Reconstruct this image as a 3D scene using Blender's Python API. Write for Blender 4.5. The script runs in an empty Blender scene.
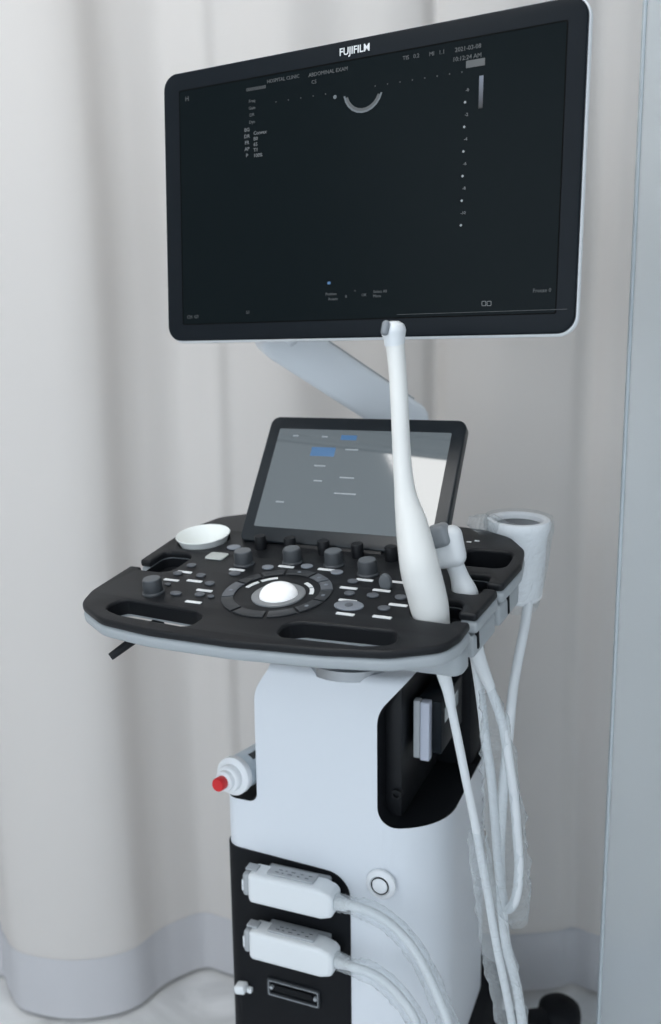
import bpy, bmesh, math, random
from mathutils import Matrix, Vector, noise
R = math.radians
random.seed(7)
S = bpy.context.scene
COL = S.collection
FPX = 900.0
HORIZON = 350.0
ROLL = R(0.7)

# ------------------------------------------------------------------ camera
TH = math.atan((512 - HORIZON) / FPX)
CAM = Vector((0, 0, 1.2))
cF = Vector((0, math.cos(TH), -math.sin(TH)))
r0 = Vector((1, 0, 0)); u0 = Vector((0, math.sin(TH), math.cos(TH)))
cR = math.cos(ROLL) * r0 - math.sin(ROLL) * u0
cU = math.sin(ROLL) * r0 + math.cos(ROLL) * u0
cd = bpy.data.cameras.new('camera'); cam = bpy.data.objects.new('camera', cd); COL.objects.link(cam)
m = Matrix((cR, cU, -cF)).transposed().to_4x4(); m.translation = CAM
cam.matrix_world = m
cd.sensor_fit = 'VERTICAL'; cd.sensor_height = 36.0; cd.lens = 36.0 * FPX / 1024
cd.clip_start = 0.02
cd.dof.use_dof = True; cd.dof.focus_distance = 1.0; cd.dof.aperture_fstop = 3.2
S.camera = cam

def ray(px, py):
    return cF + cR * (px - 330.5) / FPX - cU * (py - 512) / FPX
def at(px, py, Y):
    """the point of the place seen at a pixel of the photograph and lying at depth Y"""
    d = ray(px, py); return CAM + d * (Y / d.y)
def hit(px, py, M, off=0.0, axis=2):
    """where the sight line meets a plane of frame M (local axis = off); local coordinates"""
    n = M.to_3x3().col[axis].normalized(); p0 = M @ (Vector([1 if i == axis else 0 for i in range(3)]) * off)
    d = ray(px, py); t = (p0 - CAM).dot(n) / d.dot(n)
    return M.inverted() @ (CAM + d * t)

# ------------------------------------------------------------------ materials
def mat(name, col, rough=0.5, metal=0.0, spec=0.5, emit=None, es=0.0, trans=0.0, alpha=1.0, bump=None, var=0.0, coat=0.0, ior=1.45):
    m = bpy.data.materials.new(name); m.use_nodes = True
    nt = m.node_tree; b = nt.nodes['Principled BSDF']
    b.inputs['Base Color'].default_value = (*col, 1); b.inputs['Roughness'].default_value = rough
    b.inputs['Metallic'].default_value = metal; b.inputs['Specular IOR Level'].default_value = spec
    b.inputs['Transmission Weight'].default_value = trans; b.inputs['Alpha'].default_value = alpha
    b.inputs['Coat Weight'].default_value = coat; b.inputs['IOR'].default_value = ior
    if emit:
        b.inputs['Emission Color'].default_value = (*emit, 1); b.inputs['Emission Strength'].default_value = es
    tc = nt.nodes.new('ShaderNodeTexCoord')
    if var:
        n = nt.nodes.new('ShaderNodeTexNoise'); n.inputs['Scale'].default_value = 9
        nt.links.new(tc.outputs['Object'], n.inputs['Vector'])
        mx = nt.nodes.new('ShaderNodeMix'); mx.data_type = 'RGBA'
        mx.inputs['A'].default_value = (*[c * (1 - var) for c in col], 1); mx.inputs['B'].default_value = (*[min(1, c * (1 + var)) for c in col], 1)
        nt.links.new(n.outputs['Fac'], mx.inputs['Factor']); nt.links.new(mx.outputs['Result'], b.inputs['Base Color'])
    if bump:
        n = nt.nodes.new('ShaderNodeTexNoise'); n.inputs['Scale'].default_value = bump[0]; n.inputs['Detail'].default_value = 3
        nt.links.new(tc.outputs['Object'], n.inputs['Vector'])
        bp = nt.nodes.new('ShaderNodeBump'); bp.inputs['Strength'].default_value = bump[1]; bp.inputs['Distance'].default_value = bump[2]
        nt.links.new(n.outputs['Fac'], bp.inputs['Height']); nt.links.new(bp.outputs['Normal'], b.inputs['Normal'])
    return m

M_white = mat('painted_white_shell', (.74, .775, .82), .42, bump=(900, .12, .0004))
M_rim = mat('white_plastic', (.84, .86, .88), .4)
M_arm = mat('pale_blue_grey_paint', (.80, .84, .88), .45)
M_grey = mat('grey_plastic', (.36, .39, .41), .45, bump=(1200, .1, .0003))
M_black = mat('black_textured_plastic', (.009, .010, .012), .42, spec=.28, bump=(1600, .25, .0004))
M_blk2 = mat('matte_black_plastic', (.006, .007, .009), .6, spec=.2)
M_bezel = mat('black_bezel_plastic', (.0075, .0105, .014), .4, spec=.12)
M_tpb = mat('touch_panel_bezel', (.014, .018, .022), .35, spec=.4)
M_screen = mat('black_glass_screen', (.003, .005, .006), .25, spec=.05, emit=(.25, .42, .5), es=.010)
M_tglass = mat('touch_panel_glass', (.010, .014, .018), .06, spec=.8, coat=.4, emit=(.52, .62, .68), es=.25)
M_ui = mat('lit_screen_text', (.1, .1, .1), .5, emit=(.62, .72, .8), es=.36)
M_uid = mat('dim_screen_text', (.05, .05, .05), .5, emit=(.45, .55, .62), es=.085)
M_uid2 = mat('grey_screen_text', (.05, .05, .05), .5, emit=(.55, .62, .68), es=.22)
M_blue = mat('lit_blue_tile', (.02, .05, .1), .3, emit=(.16, .38, .75), es=.36)
M_arc = mat('lit_scan_arc', (.05, .05, .05), .5, emit=(.42, .55, .66), es=.2)
M_logo = mat('silver_lettering', (.75, .77, .78), .35)
M_knob = mat('dark_grey_rubber', (.045, .05, .056), .4)
M_knobt = mat('grey_knob_cap', (.11, .12, .13), .35)
M_key = mat('grey_key_plastic', (.10, .11, .125), .4)
M_keyl = mat('light_grey_key_plastic', (.20, .22, .25), .4)
M_strip = mat('white_label_strip', (.75, .77, .78), .5)
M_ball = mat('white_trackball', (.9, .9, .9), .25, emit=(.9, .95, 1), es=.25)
M_ring = mat('trackball_ring_grey', (.22, .23, .24), .3)
M_pad = mat('pale_grey_pad', (.45, .48, .46), .5)
M_chrome = mat('brushed_steel', (.42, .44, .46), .22, metal=1.0)
M_probe = mat('ivory_probe_plastic', (.76, .765, .745), .38)
M_lens = mat('grey_rubber_lens', (.24, .26, .28), .4)
M_cable = mat('white_cable_jacket', (.70, .73, .75), .42)
M_conn = mat('white_connector_plastic', (.76, .79, .81), .4)
M_cgrey = mat('grey_latch_plastic', (.38, .40, .42), .4)
M_cup = mat('white_gloss_cup', (.84, .87, .85), .3)
M_red = mat('red_cap_plastic', (.62, .02, .025), .4)
M_floor = None

def film_mat():
    m = bpy.data.materials.new('clear_crinkled_film'); m.use_nodes = True; nt = m.node_tree; nt.nodes.clear()
    o = nt.nodes.new('ShaderNodeOutputMaterial'); tr = nt.nodes.new('ShaderNodeBsdfTransparent')
    tr.inputs['Color'].default_value = (.955, .965, .97, 1)
    g = nt.nodes.new('ShaderNodeBsdfPrincipled'); g.inputs['Base Color'].default_value = (.78, .82, .84, 1); g.inputs['Roughness'].default_value = .16
    g.inputs['Specular IOR Level'].default_value = 1.0
    n = nt.nodes.new('ShaderNodeTexNoise'); n.inputs['Scale'].default_value = 60; n.inputs['Detail'].default_value = 2; n.inputs['Distortion'].default_value = 1.2
    tc = nt.nodes.new('ShaderNodeTexCoord'); nt.links.new(tc.outputs['Object'], n.inputs['Vector'])
    bp = nt.nodes.new('ShaderNodeBump'); bp.inputs['Strength'].default_value = 1.0; bp.inputs['Distance'].default_value = .004
    nt.links.new(n.outputs['Fac'], bp.inputs['Height']); nt.links.new(bp.outputs['Normal'], g.inputs['Normal'])
    lw = nt.nodes.new('ShaderNodeLayerWeight'); lw.inputs['Blend'].default_value = .32; nt.links.new(bp.outputs['Normal'], lw.inputs['Normal'])
    mr = nt.nodes.new('ShaderNodeMapRange'); mr.inputs['To Min'].default_value = .06; mr.inputs['To Max'].default_value = .5
    nt.links.new(lw.outputs['Facing'], mr.inputs['Value'])
    mx = nt.nodes.new('ShaderNodeMixShader'); nt.links.new(mr.outputs['Result'], mx.inputs['Fac'])
    nt.links.new(tr.outputs[0], mx.inputs[1]); nt.links.new(g.outputs[0], mx.inputs[2]); nt.links.new(mx.outputs[0], o.inputs['Surface'])
    return m
M_film = film_mat()

def curtain_mat(name, col, tint, tw):
    m = bpy.data.materials.new(name); m.use_nodes = True; nt = m.node_tree; nt.nodes.clear()
    o = nt.nodes.new('ShaderNodeOutputMaterial'); d = nt.nodes.new('ShaderNodeBsdfDiffuse'); t = nt.nodes.new('ShaderNodeBsdfTranslucent')
    w = nt.nodes.new('ShaderNodeTexWave'); w.inputs['Scale'].default_value = 260; w.inputs['Distortion'].default_value = .4
    tc = nt.nodes.new('ShaderNodeTexCoord'); nt.links.new(tc.outputs['Object'], w.inputs['Vector'])
    mx = nt.nodes.new('ShaderNodeMix'); mx.data_type = 'RGBA'
    mx.inputs['A'].default_value = (*[c * .97 for c in col], 1); mx.inputs['B'].default_value = (*col, 1)
    nt.links.new(w.outputs['Fac'], mx.inputs['Factor']); nt.links.new(mx.outputs['Result'], d.inputs['Color'])
    t.inputs['Color'].default_value = (*tint, 1)
    s = nt.nodes.new('ShaderNodeMixShader'); s.inputs['Fac'].default_value = tw
    nt.links.new(d.outputs[0], s.inputs[1]); nt.links.new(t.outputs[0], s.inputs[2]); nt.links.new(s.outputs[0], o.inputs['Surface'])
    return m
M_curt = curtain_mat('off_white_curtain_fabric', (.815, .79, .77), (.82, .74, .67), .30)
M_hem = curtain_mat('grey_curtain_hem_fabric', (.63, .63, .655), (.55, .55, .57), .15)

def floor_mat():
    m = mat('pale_marbled_floor', (.72, .73, .74), .35)
    nt = m.node_tree; b = nt.nodes['Principled BSDF']; tc = nt.nodes.new('ShaderNodeTexCoord')
    n = nt.nodes.new('ShaderNodeTexNoise'); n.inputs['Scale'].default_value = 5; n.inputs['Detail'].default_value = 8; n.inputs['Distortion'].default_value = 1.5
    nt.links.new(tc.outputs['Object'], n.inputs['Vector'])
    cr = nt.nodes.new('ShaderNodeValToRGB'); e = cr.color_ramp.elements
    e[0].position = .35; e[0].color = (.56, .57, .58, 1); e[1].position = .6; e[1].color = (.80, .81, .82, 1)
    nt.links.new(n.outputs['Fac'], cr.inputs['Fac']); nt.links.new(cr.outputs['Color'], b.inputs['Base Color'])
    return m
M_floor = floor_mat()
M_wall = mat('matte_white_wall', (.72, .71, .69), .8, var=.03)
M_ceil = mat('matte_white_ceiling', (.75, .76, .77), .85, var=.02)
M_glass = mat('frosted_bluish_glass', (.88, .92, .94), .38, trans=.82, spec=.4, ior=1.2)
M_gedge = mat('polished_glass_edge', (.42, .47, .50), .3, spec=.6)

# ------------------------------------------------------------------ mesh tools
def finish(bm, name, m, parent=None, smooth=40):
    bmesh.ops.recalc_face_normals(bm, faces=bm.faces)
    me = bpy.data.meshes.new(name); bm.to_mesh(me); bm.free()
    if smooth:
        me.shade_smooth(); me.set_sharp_from_angle(angle=R(smooth))
    me.materials.append(m)
    o = bpy.data.objects.new(name, me); COL.objects.link(o)
    if parent: o.parent = parent
    return o
def new(): return bmesh.new()
def add_rbox(bm, c, s, r=.002, seg=2, M=None):
    t = bmesh.new(); bmesh.ops.create_cube(t, size=1)
    bmesh.ops.transform(t, matrix=Matrix.Diagonal((*s, 1)), verts=t.verts)
    if r: bmesh.ops.bevel(t, geom=t.edges[:], offset=r, segments=seg, affect='EDGES', profile=.5)
    T = Matrix.Translation(c) @ (M if M else Matrix())
    bmesh.ops.transform(t, matrix=T, verts=t.verts)
    me = bpy.data.meshes.new('t'); t.to_mesh(me); t.free(); bm.from_mesh(me); bpy.data.meshes.remove(me)
def add_lathe(bm, prof, M=None, seg=32):
    M = M or Matrix(); rings = []
    for r, z in prof:
        if r < 1e-6: rings.append([bm.verts.new(M @ Vector((0, 0, z)))])
        else: rings.append([bm.verts.new(M @ Vector((r * math.cos(a * 2 * math.pi / seg), r * math.sin(a * 2 * math.pi / seg), z))) for a in range(seg)])
    for a, b in zip(rings, rings[1:]):
        for i in range(seg):
            j = (i + 1) % seg
            q = [a[i % len(a)], a[j % len(a)], b[j % len(b)], b[i % len(b)]]
            q = list(dict.fromkeys(q))
            if len(q) > 2: bm.faces.new(q)
    for rg in (rings[0], rings[-1]):
        if len(rg) > 2: bm.faces.new(rg)
def catmull(P, n=8):
    P = [Vector(p) for p in P]; out = []
    Q = [2 * P[0] - P[1]] + P + [2 * P[-1] - P[-2]]
    for i in range(1, len(Q) - 2):
        for k in range(n):
            t = k / n; a, b, c, d = Q[i - 1:i + 3]
            out.append(.5 * ((2 * b) + (c - a) * t + (2 * a - 5 * b + 4 * c - d) * t * t + (3 * b - a - 3 * c + d) * t ** 3))
    out.append(P[-1]); return out
def add_tube(bm, P, rad, seg=16, n=8, cap=True, flat=1.0, crinkle=0, up=None):
    """a tube through points P; rad one radius or one per point"""
    if not isinstance(rad, (list, tuple)): rad = [rad] * len(P)
    Q = catmull([(*p, ) for p in P], n)
    rr = [x.x for x in catmull([(r, 0, 0) for r in rad], n)]
    rings = []; pr = up or Vector((0, 1, 0))
    for i, q in enumerate(Q):
        t = (Q[min(i + 1, len(Q) - 1)] - Q[max(i - 1, 0)]).normalized()
        x = pr - t * pr.dot(t)
        if x.length < 1e-4: x = t.orthogonal()
        x.normalize(); y = t.cross(x)
        if not up: pr = x
        ring = []
        for k in range(seg):
            a = 2 * math.pi * k / seg; r = max(rr[i], 1e-4)
            if crinkle:
                r *= 1 + crinkle * noise.noise(Vector((math.cos(a) * 1.6, math.sin(a) * 1.6, i * .55))) + crinkle * .3 * noise.noise(Vector((math.cos(a) * 4, math.sin(a) * 4, i * .8 + 9)))
            ring.append(bm.verts.new(q + x * math.cos(a) * r * flat + y * math.sin(a) * r))
        rings.append(ring)
    for a, b in zip(rings, rings[1:]):
        for k in range(seg):
            j = (k + 1) % seg; bm.faces.new((a[k], a[j], b[j], b[k]))
    if cap: bm.faces.new(rings[0]); bm.faces.new(rings[-1])
def fillet(pts, seg=6):
    """closed polygon of (x, y, r): each corner rounded by r"""
    out = []; n = len(pts)
    for i in range(n):
        x, y = pts[i][:2]; r = pts[i][2] if len(pts[i]) > 2 else 0
        p = Vector((x, y)); a = Vector(pts[i - 1][:2]) - p; b = Vector(pts[(i + 1) % n][:2]) - p
        if r <= 0: out.append((x, y)); continue
        ang = a.angle(b); 
        if ang > 3.10: out.append((x, y)); continue
        d = min(r / math.tan(ang / 2), a.length * .49, b.length * .49); rr = d * math.tan(ang / 2)
        bis = (a.normalized() + b.normalized()).normalized(); c = p + bis * (rr / math.sin(ang / 2))
        s = p + a.normalized() * d - c; e = p + b.normalized() * d - c
        sa = math.atan2(s.y, s.x); da = math.atan2(e.y, e.x) - sa
        while da > math.pi: da -= 2 * math.pi
        while da < -math.pi: da += 2 * math.pi
        for k in range(seg + 1):
            t = sa + da * k / seg; out.append((c.x + rr * math.cos(t), c.y + rr * math.sin(t)))
    return out
def add_slab(bm, loops, z0, z1, bev=0.0, M=None, res=2):
    """a plate with holes: loops of xy points, from z0 to z1, edges rounded by bev"""
    cu = bpy.data.curves.new('t', 'CURVE'); cu.dimensions = '2D'; cu.fill_mode = 'BOTH'
    for L in loops:
        sp = cu.splines.new('POLY'); sp.points.add(len(L) - 1)
        for q, (x, y) in zip(sp.points, L): q.co = (x, y, 0, 1)
        sp.use_cyclic_u = True
    cu.extrude = (z1 - z0) / 2 - bev; cu.bevel_depth = bev; cu.bevel_resolution = res; cu.offset = -bev
    o = bpy.data.objects.new('t', cu); COL.objects.link(o)
    dg = bpy.context.evaluated_depsgraph_get(); me = bpy.data.meshes.new_from_object(o.evaluated_get(dg))
    t = bmesh.new(); t.from_mesh(me)
    bmesh.ops.remove_doubles(t, verts=t.verts, dist=1e-6)
    bmesh.ops.transform(t, matrix=(M or Matrix()) @ Matrix.Translation((0, 0, (z0 + z1) / 2)), verts=t.verts)
    t.to_mesh(me); t.free(); bm.from_mesh(me)
    bpy.data.objects.remove(o); bpy.data.curves.remove(cu); bpy.data.meshes.remove(me)
def add_text(bm, s, size, M, ext=.0002, sx=1.0, align='CENTER', bold=0):
    cu = bpy.data.curves.new('t', 'FONT'); cu.body = s; cu.size = size; cu.align_x = align; cu.align_y = 'CENTER'; cu.extrude = ext; cu.resolution_u = 2
    cu.offset = bold
    o = bpy.data.objects.new('t', cu); COL.objects.link(o)
    dg = bpy.context.evaluated_depsgraph_get(); me = bpy.data.meshes.new_from_object(o.evaluated_get(dg))
    me.transform(M @ Matrix.Diagonal((sx, 1, 1, 1))); bm.from_mesh(me)
    bpy.data.objects.remove(o); bpy.data.curves.remove(cu); bpy.data.meshes.remove(me)
def rrect(cx, cy, w, h, r, seg=6):
    return fillet([(cx - w / 2, cy - h / 2, r), (cx + w / 2, cy - h / 2, r), (cx + w / 2, cy + h / 2, r), (cx - w / 2, cy + h / 2, r)], seg)
def circ(cx, cy, r, n=32, ry=None): return [(cx + r * math.cos(2 * math.pi * k / n), cy + (ry or r) * math.sin(2 * math.pi * k / n)) for k in range(n)]
def arcband(r0, r1, a0, a1, cx=0, cy=0, n=10):
    A = [R(a0 + (a1 - a0) * k / n) for k in range(n + 1)]
    return [(cx + r1 * math.cos(a), cy + r1 * math.sin(a)) for a in A] + [(cx + r0 * math.cos(a), cy + r0 * math.sin(a)) for a in reversed(A)]
def boolean(a, b, op):
    """bmesh a op bmesh b -> bmesh"""
    obs = []
    for q in (a, b):
        bmesh.ops.recalc_face_normals(q, faces=q.faces)
        me = bpy.data.meshes.new('t'); q.to_mesh(me); o = bpy.data.objects.new('t', me); COL.objects.link(o); obs.append(o)
    md = obs[0].modifiers.new('b', 'BOOLEAN'); md.operation = op; md.object = obs[1]; md.solver = 'EXACT'
    dg = bpy.context.evaluated_depsgraph_get(); me = bpy.data.meshes.new_from_object(obs[0].evaluated_get(dg))
    t = bmesh.new(); t.from_mesh(me)
    for o in obs:
        d = o.data; bpy.data.objects.remove(o); bpy.data.meshes.remove(d)
    bpy.data.meshes.remove(me); return t
def empty(name, label, cat, M, group=None):
    o = bpy.data.objects.new(name, None); COL.objects.link(o); o.empty_display_size = .05; o.matrix_world = M
    o['label'] = label; o['category'] = cat
    if group: o['group'] = group
    return o
def tag(o, label, cat, group=None):
    o['label'] = label; o['category'] = cat
    if group: o['group'] = group
    return o
def struct(name, bm, m, smooth=0):
    o = finish(bm, name, m, None, smooth); o['kind'] = 'structure'; return o
def toloc(M, P): 
    Mi = M.inverted(); return [Mi @ Vector(p) for p in P]

# ------------------------------------------------------------------ the room
bm = new(); add_rbox(bm, (0, -.2, -.05), (5.0, 5.2, .1), 0); struct('floor', bm, M_floor)
bm = new(); add_rbox(bm, (0, -.2, 2.65), (5.0, 5.2, .1), 0); struct('ceiling', bm, M_ceil)
bm = new(); add_rbox(bm, (0, 2.35, 1.3), (5.0, .1, 2.6), 0); struct('wall_back', bm, M_wall)
bm = new(); add_rbox(bm, (-2.45, -.25, 1.3), (.1, 5.1, 2.6), 0); struct('wall_left', bm, M_wall)
bm = new(); add_rbox(bm, (2.45, -.25, 1.3), (.1, 5.1, 2.6), 0); struct('wall_right', bm, M_wall)

# ------------------------------------------------------------------ curtain
KN = [(-1.7, 1.50), (-1.5, 1.56), (-1.3, 1.47), (-1.12, 1.55), (-.95, 1.48), (-.80, 1.55), (-.68, 1.57), (-.645, 1.53), (-.60, 1.475), (-.52, 1.452), (-.44, 1.452), (-.385, 1.475), (-.35, 1.525), (-.32, 1.553),
      (-.27, 1.58), (-.225, 1.565), (-.195, 1.553), (-.17, 1.558), (-.135, 1.545), (-.06, 1.51), (.03, 1.53), (.10, 1.512), (.15, 1.52), (.178, 1.545), (.205, 1.525), (.28, 1.50), (.36, 1.505), (.405, 1.512), (.44, 1.522), (.48, 1.498), (.56, 1.49), (.64, 1.53),
      (.72, 1.55), (.82, 1.48), (.95, 1.55), (1.1, 1.49), (1.25, 1.55), (1.4, 1.48), (1.6, 1.55)]
CURV = catmull([(x, y, 0) for x, y in KN], 14)
def curtain_strip(z0, z1, nz, bm, off=0.0):
    cols = []
    for p in CURV:
        col = []
        for k in range(nz + 1):
            z = z0 + (z1 - z0) * k / nz
            flare = 1.0 + .0 * z
            sway = .010 * noise.noise(Vector((p.x * 2.3, z * .9, 3.1))) + .004 * noise.noise(Vector((p.x * 9, z * 1.6, 8.1)))
            dx = .020 * noise.noise(Vector((p.x * 1.2, z * .8, 5.5))) - .012 * (z - 1)
            mid = 1.515; amp = 1.0 - .18 * min(1, max(0, (z - .3) / 2))
            col.append(bm.verts.new((p.x + dx, mid + (p.y - mid) * amp + sway + off, z)))
        cols.append(col)
    for a, b in zip(cols, cols[1:]):
        for k in range(nz): bm.faces.new((a[k], b[k], b[k + 1], a[k + 1]))
bm = new(); curtain_strip(.125, 2.55, 60, bm)
cur = finish(bm, 'curtain', M_curt, None, 180)
tag(cur, 'floor-length off-white pleated curtain hanging behind the machine', 'curtain')
bm = new(); curtain_strip(.012, .131, 4, bm, -.0015)
finish(bm, 'hem', M_hem, cur, 180)['label'] = 'darker grey hem band'

# ------------------------------------------------------------------ machine frame
YAW = R(22)
MM = Matrix.Translation((.007, 1.1, 0)) @ Matrix.Rotation(-YAW, 4, 'Z')
cart = empty('ultrasound_machine', 'white wheeled ultrasound machine with large black monitor, keyboard console and touch panel', 'ultrasound machine', MM)
UC = -.003
def plan(u0, u1, v0, v1, rf, rb, inset=0):
    return fillet([(u0 + inset, v0 + inset, rf[0]), (u1 - inset, v0 + inset, rf[1]), (u1 - inset, v1 - inset, rb), (u0 + inset, v1 - inset, rb)], 12)
PL = (-.1565, .144, -.030, .275)
def body_loft(inset, z0, z1, bev):
    b = new(); add_slab(b, [plan(*PL, (.022, .085), .05, inset)], z0, z1, bev, res=5); return b
# front outline of the white shell: wide foot, narrower head with a bay cut at each side
prof = fillet([(-.20, .10), (.20, .10), (.20, .606), (.063, .606, .030), (.063, .775, .035), (.125, .785, .004), (.20, .787, .0), (.20, .80), (.20, .83), (-.20, .83),
               ], 8)
prof = fillet([(-.20, .21), (.20, .21), (.20, .606), (.063, .606, .026), (.063, .758, .045), (.125, .83), (-.085, .83, 0), (-.085, .797, .012), (-.106, .765, .05), (-.106, .608, .012), (-.20, .608)], 8)
XZ = Matrix(((1, 0, 0, 0), (0, 0, -1, 0), (0, 1, 0, 0), (0, 0, 0, 1)))   # slab xy -> front plane xz, thickness along -y
b = new(); add_slab(b, [prof], -.5, .5, 0, XZ)
shell = boolean(body_loft(0, .12, .803, .012), b, 'INTERSECT')
# bay linings: faces of the shell that look into the bays
lin = shell.copy()
def in_bay(f):
    c = f.calc_center_median(); n = f.normal
    if c.z < .600 or c.z > .802: return False
    if c.x > .055 and n.x > .45 and n.z < .1 and abs(n.y) < .2 and c.x < .12: return True
    if n.z > .6 and c.z > .78: return False
    right = c.x > .055 and (n.x > .5 or abs(n.z) > .5 or (n.x > .1 and abs(n.y) < .3)) and abs(n.y) < .3 and c.x < .16 and not (c.x > .14 and n.x > .8)
    left = c.x < -.10 and c.z < .625 and abs(n.y) < .3 and n.z > .2
    return right or left
shell.faces.ensure_lookup_table(); shell.normal_update(); lin.normal_update()
bmesh.ops.delete(shell, geom=[f for f in shell.faces if in_bay(f)], context='FACES')
bmesh.ops.delete(lin, geom=[f for f in lin.faces if not in_bay(f)], context='FACES')
body = finish(shell, 'body_shell', M_white, cart, 35)
bay = finish(lin, 'bay_lining', M_blk2, cart, 35)
b = new(); add_rbox(b, (.098, .21, .70), (.078, .08, .19), .01)
add_rbox(b, (.098, .18, .782), (.078, .16, .012), .003)
finish(b, 'bay_back_panel', M_blk2, cart)
b = new(); add_rbox(b, (-.122, .20, .665), (.04, .14, .11), .012); finish(b, 'bay_back_panel', M_blk2, cart)
b = new()
JK = MM.inverted() @ Vector((0, 0, 0))
add_rbox(b, (.074, .09, .696), (.024, .18, .178), .004)
jM = Matrix.Translation((.0795, .004, .640)) @ Matrix.Rotation(R(90), 4, 'X')
add_lathe(b, [(0,.001),(.004, .001), (.004, .008), (.0065, .008), (.0075, -.004), (0, -.004)], jM)
finish(b, 'side_jack', M_black, cart)
# black connector panel wrapped over the lower left front
pp = fillet([(-.3, .2), (.026, .2), (.026, .533, .030), (-.3, .533)], 10)
pp = fillet([(-.3, .205), (.026, .205), (.026, .530, .034), (-.3, .545)], 10)
b = new(); add_slab(b, [pp], .0, .30, 0, XZ)
cp_ = boolean(body_loft(-.0018, .13, .80, .012), b, 'INTERSECT')
panel = finish(cp_, 'connector_panel', M_blk2, cart, 35)
FP = Matrix.Translation((0, -.032, 0)) @ Matrix.Rotation(R(90), 4, 'X')   # local xy on the front face, z out towards the user
def fpt(px, py, v=-.032):
    p = hit(px, py, MM, v, 1); return p.x, p.z
# empty socket with its frame, small lever, round button
sx, sz = fpt(294, 992)
b = new(); add_slab(b, [rrect(sx, sz, .078, .026, .003), rrect(sx, sz, .070, .018, .002)], 0, .0035, .0008, FP)
so = finish(b, 'socket', M_knob, cart)
b = new(); add_slab(b, [rrect(sx, sz, .056, .009, .003)], -.001, .003, .0008, FP); finish(b, 'contact_block', M_blk2, so)
b = new(); add_slab(b, [rrect(sx, sz, .074, .022, .003), rrect(sx, sz, .0725, .0205, .003)], .002, .0045, .0003, FP); finish(b, 'metal_rim', M_cgrey, so)
for s in (-1, 1):
    b = new(); add_lathe(b, [(.0026, 0), (.0026, .004), (0, .005)], FP @ Matrix.Translation((sx + s * .0325, sz, 0)), 12); finish(b, 'screw', M_cgrey, so)
lx, lz = fpt(244, 984)
b = new(); add_rbox(b, (lx, -.040, lz), (.016, .016, .012), .003, 3, Matrix.Rotation(R(-12), 4, 'Y')); add_rbox(b, (lx + .011, -.036, lz - .003), (.008, .008, .007), .002)
finish(b, 'lever', M_conn, cart)
bx, bz = fpt(381, 884)
b = new(); add_lathe(b, [(.020, -.001), (.0195, .002), (.017, .0045), (.0135, .0055), (.0125, .004), (0, .004)], FP @ Matrix.Translation((bx, bz - .0, 0)))
bt = finish(b, 'power_button', M_rim, cart, 30)
b = new(); add_slab(b, [circ(bx, bz, .0118, 40), circ(bx, bz, .0106, 40)], .003, .0056, .0002, FP); finish(b, 'button_ring', M_black, bt)
b = new(); add_lathe(b, [(.0100, .003), (.0100, .0055), (.008, .0062), (0, .0064)], FP @ Matrix.Translation((bx, bz, 0))); finish(b, 'button_cap', M_rim, bt)
# column between body and console
b = new(); add_lathe(b, [(.059, .795), (.059, .808), (.054, .811), (.054, .920), (0, .920)], Matrix.Translation((.012, .022, 0)), 48)
finish(b, 'column', M_chrome, cart)
# base and casters
b = new(); add_slab(b, [fillet([(-.165, -.02, .05), (.16, -.02, .05), (.17, .30, .04), (.10, .34, .03), (-.12, .34, .03), (-.175, .30, .04)], 8)], .09, .212, .02)
finish(b, 'base', M_blk2, cart)
b = new(); add_tube(b, [(.10, .24, .12), (.18, .30, .100), (.24, .36, .085)], [.03, .022, .018], 16); finish(b, 'base_leg', M_blk2, cart)
b = new(); add_tube(b, [(-.10, .22, .14), (-.16, .27, .135), (-.19, .30, .125)], [.035, .03, .03], 16); finish(b, 'base_leg', M_blk2, cart)
for (cx, cy) in ((.250, .368), (-.20, .31), (-.13, .03), (.125, .03)):
    b = new(); add_lathe(b, [(.034, .055), (.036, .09), (.034, .103), (.026, .110), (0, .111)], Matrix.Translation((cx, cy, 0)), 32)
    cs = finish(b, 'caster', M_blk2, cart)
    for s in (-1, 1):
        b = new(); add_lathe(b, [(.010, -.008), (.040, -.008), (.045, -.005), (.045, .005), (.040, .008), (.010, .008)], Matrix.Translation((cx + s * .012, cy, .0455)) @ Matrix.Rotation(R(90), 4, 'Y'), 32)
        finish(b, 'wheel', M_knob, cs)

# ------------------------------------------------------------------ console
CYAW = R(25.5); TAU = R(10)
CW = Matrix.Translation((.007, 1.1, .962)) @ Matrix.Rotation(-CYAW, 4, 'Z') @ Matrix.Rotation(TAU, 4, 'X')
def cpt(px, py, n=0): 
    p = hit(px, py, CW, n, 2); return p.x, p.y
def mmp(L): return [(x / 1000, y / 1000, (r[0] if r else 0) / 1000) for x, y, *r in L]
OUT = mmp([(0, -267, 200), (100, -257, 200), (165, -245, 60), (213, -219, 34), (221, -194, 30), (222, -165, 4), (204, -165, 3), (204, -173, 12), (157, -173, 16), (157, -122, 18), (204, -122, 10), (204, -148, 3), (223, -148, 4),
           (229, -84, 6), (212, -84, 3), (212, -102, 10), (178, -102, 14), (178, -50, 14), (212, -50, 10), (212, -72, 3), (230, -72, 6), (236, -12, 30), (229, 32, 30), (204, 66, 30), (165, 86, 40), (100, 94, 30),
           (-100, 94, 30), (-165, 84, 40), (-207, 58, 30), (-228, 0, 60), (-224, -107, 4), (-208, -107, 3), (-208, -72, 10), (-162, -72, 16), (-162, -132, 16), (-208, -132, 8), (-208, -124, 3), (-225, -124, 4), (-225, -200, 30), (-214, -233, 34), (-165, -260, 60), (-100, -268, 200)])
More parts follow.
